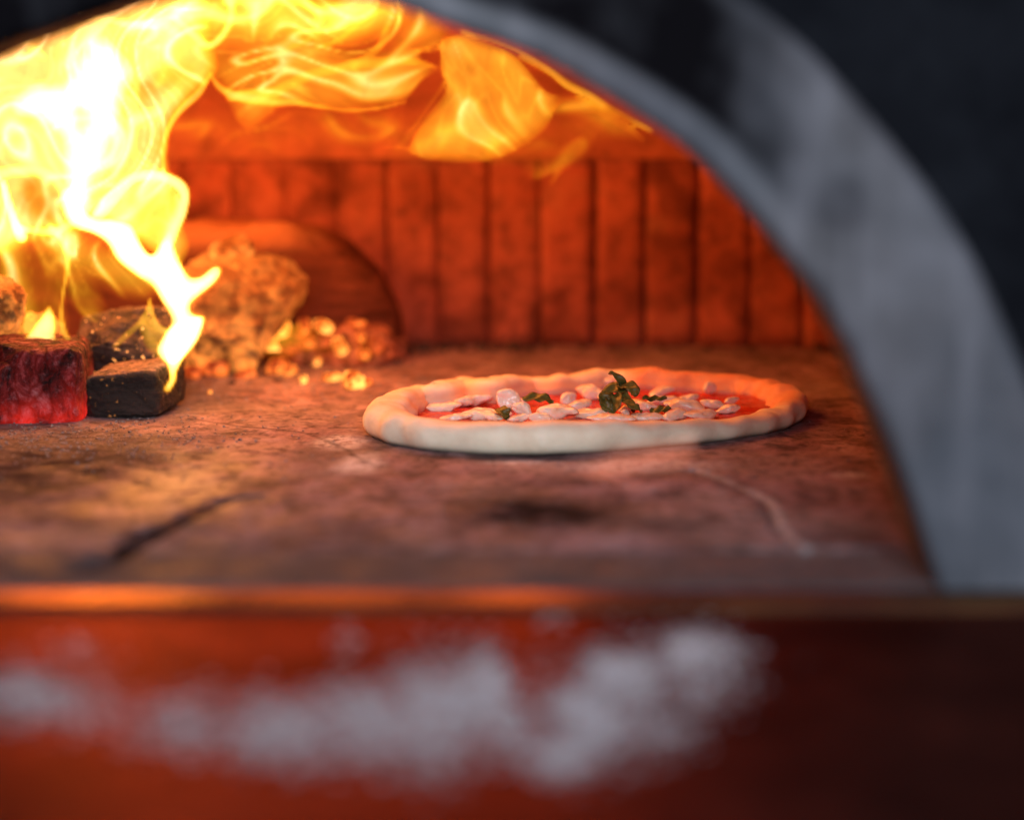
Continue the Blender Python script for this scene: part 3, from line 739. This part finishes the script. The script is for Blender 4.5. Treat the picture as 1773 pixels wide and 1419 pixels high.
for i, (px, py, w, h, tl_) in enumerate(CH_):
    if py == 0:
        py = rnd.uniform(684, 722) if px < 1150 else rnd.uniform(676, 720)
    p = PZ(px, py+h*.25, .0095); d = p.y; W_ = px2m(w, d)*1.0; H_ = px2m(h, d)*1.15
    bend = rnd.uniform(-.5, .5)
    def shp(w_, W_=W_, bend=bend):
        u_ = w_.x/(W_*.5+1e-6); w_.z *= 1-.45*u_*u_; w_.y += bend*W_*.35*u_*u_; return w_
    lump('mozzarella_piece', (p.x, p.y, .0085+H_*.30), (W_, max(.42*W_, .005), max(H_*.8, .004)), M['cheese'], (rnd.uniform(-.3, .3), -tl_, rnd.uniform(-.7, .7)), 2.5, .24, 1.6, 18 if w > 30 else 8, 120+i, parent=pz, fine=.10, shape=shp)
# basil leaves
def leaf(pts, width, seed, fold=.35):
    """leaf along a 3D spine"""
    c = catmull(pts, 8); n = len(c); V = []; m = 7
    rl = random.Random(seed); up = Vector((rl.uniform(-.3, .3), -.5, 1)).normalized()
    for i in range(n):
        t = i/(n-1); wd = width*math.sin(math.pi*min(1, t*.93+.07))**.7
        tn = Vector(c[min(i+1, n-1)]-c[max(i-1, 0)]).normalized(); sd_ = tn.cross(up).normalized(); nn = sd_.cross(tn)
        for j in range(m):
            s = j/(m-1)*2-1
            p = Vector(c[i])+sd_*s*wd+nn*(fold*wd*abs(s)+.0009*math.sin(t*17+s*3+seed))
            V.append(p)
    k = len(V); V2 = [v-Vector((0, -.0001, .0005)) for v in V]
    Fc = grid_faces(n, m); Fc2 = [tuple(a+k for a in f[::-1]) for f in Fc]
    rim = []
    idxs = [i*m for i in range(n)]+[(n-1)*m+j for j in range(1, m)]+[i*m+m-1 for i in range(n-2, -1, -1)]+[j for j in range(m-2, 0, -1)]
    for a, b in zip(idxs, idxs[1:]+idxs[:1]): rim.append((a, a+k, b+k, b))
    return mesh('basil_leaf', V+V2, Fc+Fc2+rim, M['basil'], pz)
d = 1.66
def L(px, py, dd=0): return tuple(PD(px, py, d+dd))
leaf([L(1098, 712), L(1082, 690), L(1076, 668), L(1066, 652), L(1054, 645)], .0035, 1, .8)
leaf([L(1090, 672, .01), L(1072, 672), L(1055, 680), L(1038, 695, -.004)], .0062, 2)
leaf([L(1066, 682, -.005), L(1064, 698, -.012), L(1060, 717, -.016)], .0060, 3, .6)
leaf([L(1070, 668), L(1086, 668, -.005), L(1098, 675, -.01), L(1100, 686, -.01)], .0045, 4)
leaf([L(1078, 690, -.01), L(1094, 702, -.02), L(1112, 712, -.02)], .0036, 5)
leaf([L(1040, 680, -.01), L(1048, 697, -.012), L(1050, 712, -.015)], .0048, 12, .5)
leaf([L(905, 690), L(925, 688), L(945, 690), L(958, 697)], .0048, 6, .2)
leaf([L(862, 708, -.02), L(872, 712, -.03), L(880, 726, -.03)], .0045, 7, .3)
leaf([L(1112, 688, .01), L(1132, 690, .01), L(1155, 688, .01)], .0028, 8, .2)
leaf([L(1125, 712, -.01), L(1145, 709, -.01), L(1162, 706, -.01)], .0036, 9, .2)
# ------------------------------------------------------------------ flames
def field(shapes, x0, y0, x1, y1, g):
    gx = np.arange(x0, x1+g, g); gy = np.arange(y0, y1+g, g); X, Y = np.meshgrid(gx, gy, indexing='ij')
    heat = np.zeros(X.shape); sdf = np.full(X.shape, -999.)
    for s in shapes:
        if s[0] == 'stroke':                    # soft ribbon: pts (x, y, halfwidth[, heat])
            _, pts, ht = s[:3]; soft = s[3] if len(s) > 3 else .55
            c = catmull(pts, 10); D = np.full(X.shape, -1e3)
            for a, b in zip(c[:-1], c[1:]):
                ab = b[:2]-a[:2]; L_ = (ab**2).sum()+1e-9
                t = np.clip(((X-a[0])*ab[0]+(Y-a[1])*ab[1])/L_, 0, 1)
                w = a[2]+(b[2]-a[2])*t; dd = 1-np.hypot(X-(a[0]+ab[0]*t), Y-(a[1]+ab[1]*t))/np.maximum(w, .5)
                k = dd > D; D[k] = dd[k]
            wm = c[:, 2].mean()
            prof = sstep(0, soft, D)
            heat = heat+ht*prof; sdf = np.maximum(sdf, D*wm)
        else:                                   # filled sheet: polygon, fill, edge softness, rim, rimwidth, holes
            _, pts, fill, ew, rim, rw = s[:6]; holes = s[6] if len(s) > 6 else []
            def psdf(pp):
                c = catmull(pp, 6, True); D = np.full(X.shape, 1e6); ins = np.zeros(X.shape, bool)
                for a, b in zip(c, np.roll(c, -1, 0)):
                    ab = b-a; L_ = (ab**2).sum()+1e-9
                    t = np.clip(((X-a[0])*ab[0]+(Y-a[1])*ab[1])/L_, 0, 1)
                    D = np.minimum(D, np.hypot(X-(a[0]+ab[0]*t), Y-(a[1]+ab[1]*t)))
                    cr = (a[1] > Y) != (b[1] > Y)
                    xi = (b[0]-a[0])*(Y-a[1])/((b[1]-a[1]) if abs(b[1]-a[1]) > 1e-9 else 1e-9)+a[0]
                    ins ^= cr & (X < xi)
                return np.where(ins, D, -D)
            D = psdf(pts)
            hf = np.ones(X.shape)
            for hp, hv, hw in holes:
                hd = psdf(hp); hf *= 1-(1-hv)*sstep(-hw*.3, hw, hd)
            heat = heat+(fill*sstep(-1, ew, D)+rim*np.exp(-((D-rw*.8)/rw)**2)*sstep(-1, rw*.6, D))*hf
            sdf = np.maximum(sdf, D)
    return X, Y, heat, sdf
def blur(A, k):
    for _ in range(3):
        for ax in (0, 1):
            B = np.zeros(A.shape); wsum = 0
            for o in range(-k, k+1): B += np.roll(A, o, ax); wsum += 1
            A = B/wsum
    return A
def flame(name, shapes, d0, T, parent, g=5, bl=1, ridge=0., rdir=(1., 0.), mat='flame', und=.02, seed=0, slope=0., R=45.):
    xs_, ys_ = [], []
    for s in shapes:
        pad = 0
        for p in s[1]:
            pad = p[2] if len(p) > 2 else 0; xs_ += [p[0]-pad-15, p[0]+pad+15]; ys_ += [p[1]-pad-15, p[1]+pad+15]
    x0, x1, y0, y1 = min(xs_), max(xs_), min(ys_), max(ys_)
    X, Y, heat, sdf = field(shapes, x0, y0, x1, y1, g)
    nx, ny = X.shape
    if bl: heat = blur(np.where(sdf > 0, heat, 0), bl)
    if ridge:
        rv = np.zeros(X.shape)
        for i in range(nx):
            for j in range(ny):
                if sdf[i, j] <= 0: continue
                px, py = X[i, j], Y[i, j]
                q = Vector((px/170, py/170, seed*2.3))
                w1 = mn.noise(q), mn.noise(q+Vector((5.2, 1.3, 0)))
                qx, qy = px+95*w1[0]*2, py+95*w1[1]*2
                qx2 = qx*rdir[0]+qy*rdir[1]; qy2 = -qx*rdir[1]+qy*rdir[0]
                a1 = abs(mn.noise(Vector((qx2/210, qy2/62, seed*4.7)))); a2 = abs(mn.noise(Vector((qx2/120, qy2/30, seed*1.7+4))))
                sm = mn.noise(Vector((qx2/260, qy2/110, seed+9.)))
                rv[i, j] = 1.5*max(0, 1-a1/.18)**1.6+.4*max(0, 1-a2/.18)**1.5+.55*sm
        heat = heat*np.clip(1-.42*ridge+ridge*rv, .12, 4)
    keepv = sdf > -g*1.5
    s = np.clip(sdf/R, 0, 1); th = T*np.sqrt(np.clip(1-(1-s)**2, 0, 1))
    heat = np.where(sdf > 0, heat, 0)*sstep(0, g*1.2, sdf)
    idf = -np.ones(X.shape, int); idb = -np.ones(X.shape, int); V = []; Hh = []
    for i in range(nx):
        for j in range(ny):
            if not keepv[i, j]: continue
            px, py = X[i, j], Y[i, j]
            q = Vector((px*.006, py*.006, seed*3.1))
            dep = d0+und*mn.noise(q)+slope*(px-x0)/(x1-x0+1)
            wx = 5*mn.noise(q*2.6+Vector((9, 0, 0))); wy = 5*mn.noise(q*2.6+Vector((0, 9, 0)))
            idf[i, j] = len(V); V.append(PD(px+wx, py+wy, dep-th[i, j])); Hh.append(heat[i, j])
            if th[i, j] > 1e-5: idb[i, j] = len(V); V.append(PD(px+wx, py+wy, dep+th[i, j])); Hh.append(heat[i, j])
            else: idb[i, j] = idf[i, j]
    Fc = []
    for i in range(nx-1):
        for j in range(ny-1):
            q = [(i, j), (i+1, j), (i+1, j+1), (i, j+1)]
            if all(keepv[a] for a in q):
                a = [idf[k] for k in q]; b = [idb[k] for k in q]
                if a != b:
                    Fc.append(a); Fc.append(b[::-1])
    used = sorted({v for f in Fc for v in f}); mp = {v: k for k, v in enumerate(used)}
    return mesh(name, [V[v] for v in used], [[mp[v] for v in f] for f in Fc], M[mat], parent, attrs={'burn': [Hh[v] for v in used]})
ST, PO = 'stroke', 'poly'
fire = empty('log_fire', tuple(PZ(150, 720)), 'tall yellow-white flames leaping from the burning logs at the left', 'fire')
roll_ = empty('rolling_flame', tuple(PD(560, 180, 1.75)), 'sheet of orange-yellow flame curling to the right beneath the top of the arch', 'fire')
# broad yellow body behind
flame('flame_body', [(PO, [(-60, 60), (0, 30), (150, -20), (330, -60), (370, 60), (378, 125), (345, 160), (310, 200), (292, 250), (296, 300), (322, 340), (318, 385), (330, 430), (300, 470), (250, 430), (215, 420), (190, 400), (130, 400), (60, 420), (-60, 430)], 2.3, 34, .3, 10,
   [([(35, 310), (70, 300), (100, 330), (112, 365), (90, 388), (55, 385), (32, 355)], .42, 22),
    ([(215, 345), (260, 320), (305, 335), (300, 380), (262, 435), (235, 400)], .55, 20),
    ([(225, 150), (275, 110), (340, 110), (330, 150), (285, 175), (240, 190)], .55, 26)])], 1.80, .03, fire, 4, und=.03, seed=1, ridge=.6, rdir=(.35, -.94))
flame('flame_body', [(ST, [(100, -20, 60), (190, 60, 85), (130, 200, 120), (170, 330, 90)], 1.3, 1.0)], 1.84, .04, fire, 5, seed=2, ridge=.6, rdir=(.6, -.8))
# main white tongue
flame('flame_tongue', [
  (PO, [(299, 670), (312, 640), (332, 603), (346, 570), (357, 548), (336, 541), (335, 526), (358, 506), (378, 487), (384, 468), (374, 459), (358, 464), (342, 476), (326, 474), (314, 450), (306, 420), (303, 395), (294, 388),
        (285, 408), (266, 438), (252, 425), (240, 405), (226, 386), (194, 377), (165, 374), (140, 350), (118, 320), (100, 335), (106, 362), (122, 393), (158, 408), (185, 426), (200, 452), (232, 480), (256, 494), (276, 520), (298, 552), (285, 575), (283, 600), (290, 635)], 6.0, 15, 0, 8,
    [([(290, 585), (305, 580), (318, 590), (306, 604), (292, 600)], .15, 8)])], 1.70, .022, fire, 4, seed=3)
flame('flame_tongue', [
  (PO, [(102, 317), (99, 247), (60, 215), (22, 205), (16, 166), (56, 141), (102, 134), (120, 106), (150, 62), (178, 52), (204, 78), (233, 113), (236, 134), (225, 166), (215, 211), (201, 247), (190, 292), (178, 340), (160, 376), (125, 392), (108, 360)], 5.5, 34, .4, 12,
    [([(128, 185), (150, 172), (160, 200), (146, 240), (132, 225)], .3, 12), ([(158, 300), (172, 290), (176, 320), (160, 352), (150, 340)], .3, 9)])], 1.73, .025, fire, 4, seed=4, ridge=.35, rdir=(.3, -.95))
flame('flame_tongue', [
  (ST, [(40, 70, 6), (60, 90, 14), (78, 102, 8)], 2., 1.),
  (ST, [(150, 20, 6), (230, 45, 12), (300, 30, 12), (330, 8, 10)], 2.6, 1.),
  (ST, [(215, 60, 8), (250, 42, 10), (300, 55, 16), (320, 70, 8)], 1.8, 1.),
  (ST, [(280, 190, 12), (250, 205, 18), (225, 215, 14)], 2.0, 1.),
  (ST, [(240, 140, 8), (232, 210, 12), (235, 270, 10), (280, 300, 10)], 1.2, 1.)], 1.745, .012, fire, 4, seed=21)
flame('flame_tongue', [
  (ST, [(288, 480, 18), (284, 440, 12), (298, 400, 12), (316, 365, 12), (322, 335, 12), (305, 315, 13), (265, 303, 14), (228, 308, 14), (195, 340, 16), (172, 370, 16)], 3.6, .7),
  (ST, [(285, 310, 5), (283, 270, 6), (292, 225, 8), (318, 185, 10), (348, 158, 9), (368, 128, 4)], 1.7, .9),
  (PO, [(215, 330), (265, 312), (310, 330), (308, 380), (265, 440), (232, 405), (205, 375)], 1.0, 14, 0, 8)], 1.72, .015, fire, 4, seed=5)
flame('flame_tongue', [
  (ST, [(8, 318, 8), (16, 350, 10), (24, 385, 12), (34, 412, 15)], 4.5, .6),
  (ST, [(0, 300, 14), (60, 295, 14), (100, 310, 12), (118, 350, 12)], 2.2, .9),
  (ST, [(36, 395, 8), (70, 400, 10), (95, 400, 11), (125, 385, 12)], 2.5, .9),
  (ST, [(85, 392, 10), (108, 420, 12), (116, 460, 7), (108, 510, 5), (106, 550, 6), (114, 580, 7), (134, 606, 4)], 2.0, .9)], 1.71, .012, fire, 4, seed=6)
flame('flame_veil', [
  (ST, [(20, 420, 26), (22, 480, 34), (40, 540, 30), (52, 590, 20)], 1.1, 1.),
  (ST, [(95, 400, 34), (150, 440, 42), (210, 470, 46), (250, 490, 40)], 1.1, 1.),
  (ST, [(110, 420, 24), (140, 490, 34), (165, 540, 26)], .55, 1.),
  (PO, [(-40, 400), (130, 400), (120, 500), (110, 600), (-40, 600)], .28, 20, 0, 8)], 1.78, .03, fire, 5, seed=7, ridge=.9, rdir=(.1, -.99))
flame('flame_veil', [(ST, [(300, 215, 30), (420, 230, 44), (600, 225, 48), (760, 240, 48), (900, 250, 40), (1010, 225, 36), (1090, 225, 18)], .22, 1.), (ST, [(960, 190, 10), (1010, 185, 22), (1060, 215, 22), (1100, 235, 10)], .35, 1.)], 1.92, .02, roll_, 5, seed=27, ridge=1., rdir=(.95, -.3))
flame('flame_tongue', [(PO, [(38, 588), (52, 568), (70, 545), (86, 526), (96, 548), (96, 575), (92, 600), (60, 602)], 2.6, 12, .6, 6), (ST, [(96, 590, 5), (115, 592, 6), (130, 604, 4)], 1.6, .9)], 1.71, .01, fire, 4, seed=8)
flame('flame_tongue', [
  (ST, [(262, 518, 5), (256, 540, 7), (240, 562, 8), (215, 582, 9), (195, 600, 6)], .8, 1.),
  (ST, [(262, 518, 4), (264, 545, 6), (275, 568, 9), (298, 580, 12)], 1.6, 1.),
  (ST, [(250, 560, 14), (265, 590, 22), (290, 615, 22)], .7, 1.),
  (ST, [(296, 640, 7), (298, 655, 8), (290, 672, 8)], 3., .9)], 1.69, .01, fire, 4, seed=9)
flame('flame_tongue', [(PO, [(272, 600), (300, 560), (340, 545), (356, 552), (344, 590), (322, 620), (300, 632), (280, 620)], 6, 10, 0, 8)], 1.705, .014, fire, 4, seed=10)
# flames rolling across under the dome
roll = roll_
flame('flame_body', [(PO, [(230, 40), (300, -40), (420, -70), (640, -50), (740, 10), (790, 60), (730, 95), (770, 118), (735, 140), (705, 172), (650, 190), (580, 193), (505, 184), (470, 205), (432, 226), (405, 205), (374, 140), (340, 162), (290, 190)], .95, 30, .1, 10,
  [([(560, 85), (620, 70), (700, 55), (760, 85), (700, 100), (640, 112), (570, 112)], .35, 16)])], 1.83, .03, roll, 4, bl=3, und=.03, seed=11, ridge=.9, rdir=(.97, -.22))
flame('flame_body', [(ST, [(250, 60, 60), (340, 20, 70), (450, 20, 70), (560, 30, 60), (680, 20, 36)], 1.3, 1.)], 1.86, .03, roll, 5, seed=12, ridge=1., rdir=(.95, -.3))
flame('flame_ribbon', [
  (ST, [(300, 30, 10), (335, 62, 12), (362, 78, 10), (392, 50, 10), (402, 15, 10), (395, -20, 8)], 2.4, .9),
  (ST, [(150, 30, 6), (220, 42, 8), (290, 30, 12), (340, 0, 12)], 2.4, .9),
  (ST, [(390, 0, 14), (450, -5, 16), (520, 2, 14), (556, 30, 9), (548, 48, 5)], 1.6, .9),
  (ST, [(366, 128, 4), (385, 155, 9), (430, 172, 11), (500, 176, 9), (560, 188, 5), (640, 189, 5), (700, 174, 4)], 1.4, .9),
  (ST, [(400, 168, 10), (470, 158, 14), (540, 128, 14), (620, 112, 13), (700, 108, 10), (755, 118, 5)], .75, 1.),
  (ST, [(545, 84, 5), (590, 66, 7), (625, 38, 8), (660, 20, 8), (690, 30, 5)], 1.0, 1.),
  (ST, [(672, 50, 12), (655, 85, 10), (620, 106, 5), (590, 110, 3)], .7, 1.),
  (ST, [(430, 110, 8), (500, 85, 8), (550, 60, 8)], .5, 1.)], 1.79, .012, roll, 4, und=.03, seed=13)
flame('flame_lobe', [
  (PO, [(765, 68), (800, 58), (850, 72), (892, 92), (925, 130), (950, 158), (1000, 168), (968, 185), (948, 225), (905, 256), (850, 279), (790, 281), (740, 276), (708, 262), (716, 236), (735, 202), (752, 180), (768, 150), (764, 110)], .72, 22, .08, 8),
  (ST, [(790, 70, 12), (775, 98, 11), (772, 125, 11), (788, 150, 11), (798, 180, 9), (815, 213, 8), (848, 236, 6), (895, 236, 4)], 1.0, 1.),
  (ST, [(785, 98, 9), (820, 90, 10), (860, 92, 11), (895, 112, 9), (922, 150, 8), (945, 170, 6)], .8, 1.),
  (ST, [(770, 140, 6), (745, 180, 6), (722, 215, 5), (700, 235, 4)], .5, 1.),
  (ST, [(800, 170, 6), (788, 212, 8), (752, 246, 8), (714, 262, 6)], .9, 1.),
  (ST, [(645, 262, 3), (690, 256, 6), (730, 264, 6), (790, 279, 6), (860, 272, 5), (920, 246, 4)], .4, 1.),
  (ST, [(700, 90, 6), (760, 82, 8), (820, 68, 9), (800, 52, 8)], .9, 1.)], 1.77, .02, roll, 4, bl=2, seed=14, ridge=.55, rdir=(.5, .86))
flame('flame_ribbon', [
  (ST, [(800, 58, 8), (870, 76, 7), (930, 110, 7), (985, 150, 8), (1025, 168, 8), (1050, 185, 5)], .9, 1.),
  (ST, [(900, 100, 8), (980, 140, 10), (1060, 190, 10), (1125, 225, 8)], .45, 1.),
  (ST, [(1000, 170, 10), (1060, 205, 12), (1110, 240, 7)], .22, 1.),
  (ST, [(1090, 222, 6), (1105, 214, 6), (1122, 220, 5)], .6, 1.)], 1.70, .012, roll, 4, seed=15)
wisp = empty('flame_wisp', tuple(PD(985, 280, 1.85)), 'small hooked flame wisp floating before the brick wall right of the flame lobe', 'fire')
flame('flame_curl', [
  (ST, [(930, 305, 8), (965, 290, 9), (985, 255, 8), (1005, 242, 7), (1012, 252, 6), (995, 268, 6), (975, 290, 7), (955, 318, 6)], .38, 1.),
  (ST, [(920, 290, 22), (980, 270, 24), (1020, 235, 16)], .10, 1.)], 1.85, .01, wisp, 4, seed=16)
w2 = empty('flame_wisp', tuple(PD(490, 600, 1.93)), 'small orange flame rising from the left side of the ember heap beside the stump', 'fire')
flame('flame_curl', [
  (ST, [(506, 490, 4), (500, 530, 8), (488, 570, 13), (472, 600, 12)], .9, 1.),
  (ST, [(480, 585, 12), (510, 578, 10), (545, 590, 8)], .8, 1.),
  (ST, [(405, 420, 4), (398, 440, 8), (420, 470, 12)], .35, 1.),
  (ST, [(440, 560, 30), (500, 600, 40), (600, 600, 50), (660, 610, 24)], .12, 1.)], 1.93, .008, w2, 4, bl=3, seed=17)
w3 = empty('flame_wisp', tuple(PZ(1080, 850)), 'faint pinkish wisp of flame in front of the pizza, right of its middle', 'fire')
flame('flame_veil', [
  (ST, [(1022, 885, 6), (1018, 850, 16), (1045, 815, 30), (1100, 795, 36), (1160, 785, 36), (1200, 760, 14)], .3, 1.),
  (ST, [(1020, 870, 7), (1035, 830, 10), (1070, 800, 12), (1075, 770, 8)], .14, 1.),
  (ST, [(1085, 830, 7), (1110, 800, 12), (1150, 790, 14), (1190, 800, 8)], .16, 1.),
  (ST, [(862, 838, 4), (866, 805, 8), (860, 785, 5)], .16, 1.),
  (ST, [(1000, 800, 20), (1060, 800, 40), (1150, 790, 30), (1200, 775, 14)], .05, 1.)], 1.46, .01, w3, 4, mat='wisp', und=.01, seed=18, bl=2)
# ------------------------------------------------------------------ lights
def point(name, loc, col, power, rad):
    l = bpy.data.lights.new(name, 'POINT'); l.color = col; l.energy = power; l.shadow_soft_size = rad; l.specular_factor = .3
    o = bpy.data.objects.new(name, l); COL.objects.link(o); o.location = loc; return o
FC = (1., .26, .045)
point('fire_lamp', PD(120, 250, 1.80), FC, 3.4, .07)
point('flame_lamp', PD(315, 430, 1.80), (1., .34, .06), .36, .03)
point('dome_flame_lamp', PD(560, 90, 1.82), FC, 1.5, .07)
point('lobe_flame_lamp', PD(900, 180, 1.80), FC, 1.5, .05)
point('ember_lamp', PD(590, 560, 1.90), (1., .25, .04), .10, .03)
def area(name, loc, target, sx, sy, col, power):
    l = bpy.data.lights.new(name, 'AREA'); l.shape = 'RECTANGLE'; l.size = sx; l.size_y = sy; l.color = col; l.energy = power
    o = bpy.data.objects.new(name, l); COL.objects.link(o); o.location = loc
    o.rotation_euler = (Vector(target)-Vector(loc)).to_track_quat('-Z', 'Y').to_euler(); return o
area('room_lamp', (.15, -1.3, 1.05), (0.05, 1.3, 0.1), 1.3, .8, (.85, .91, 1.), 66)
wd = bpy.data.worlds.new('World'); S.world = wd; wd.use_nodes = True
bg = wd.node_tree.nodes['Background']; bg.inputs[0].default_value = (.55, .62, .75, 1); bg.inputs[1].default_value = .08
# ------------------------------------------------------------------ render settings
S.view_settings.view_transform = 'Standard'; S.view_settings.look = 'None'; S.view_settings.exposure = 0; S.view_settings.gamma = 1
S.render.engine = 'CYCLES'
c = S.cycles
c.max_bounces = 10; c.diffuse_bounces = 5; c.glossy_bounces = 4; c.transparent_max_bounces = 64; c.transmission_bounces = 4
c.sample_clamp_indirect = 4; c.sample_clamp_direct = 0; c.use_denoising = True; c.caustics_reflective = False; c.caustics_refractive = False
c.use_adaptive_sampling = True; c.adaptive_threshold = .01
try: c.denoiser = 'OPENIMAGEDENOISE'; c.denoising_input_passes = 'RGB_ALBEDO_NORMAL'
except Exception: pass
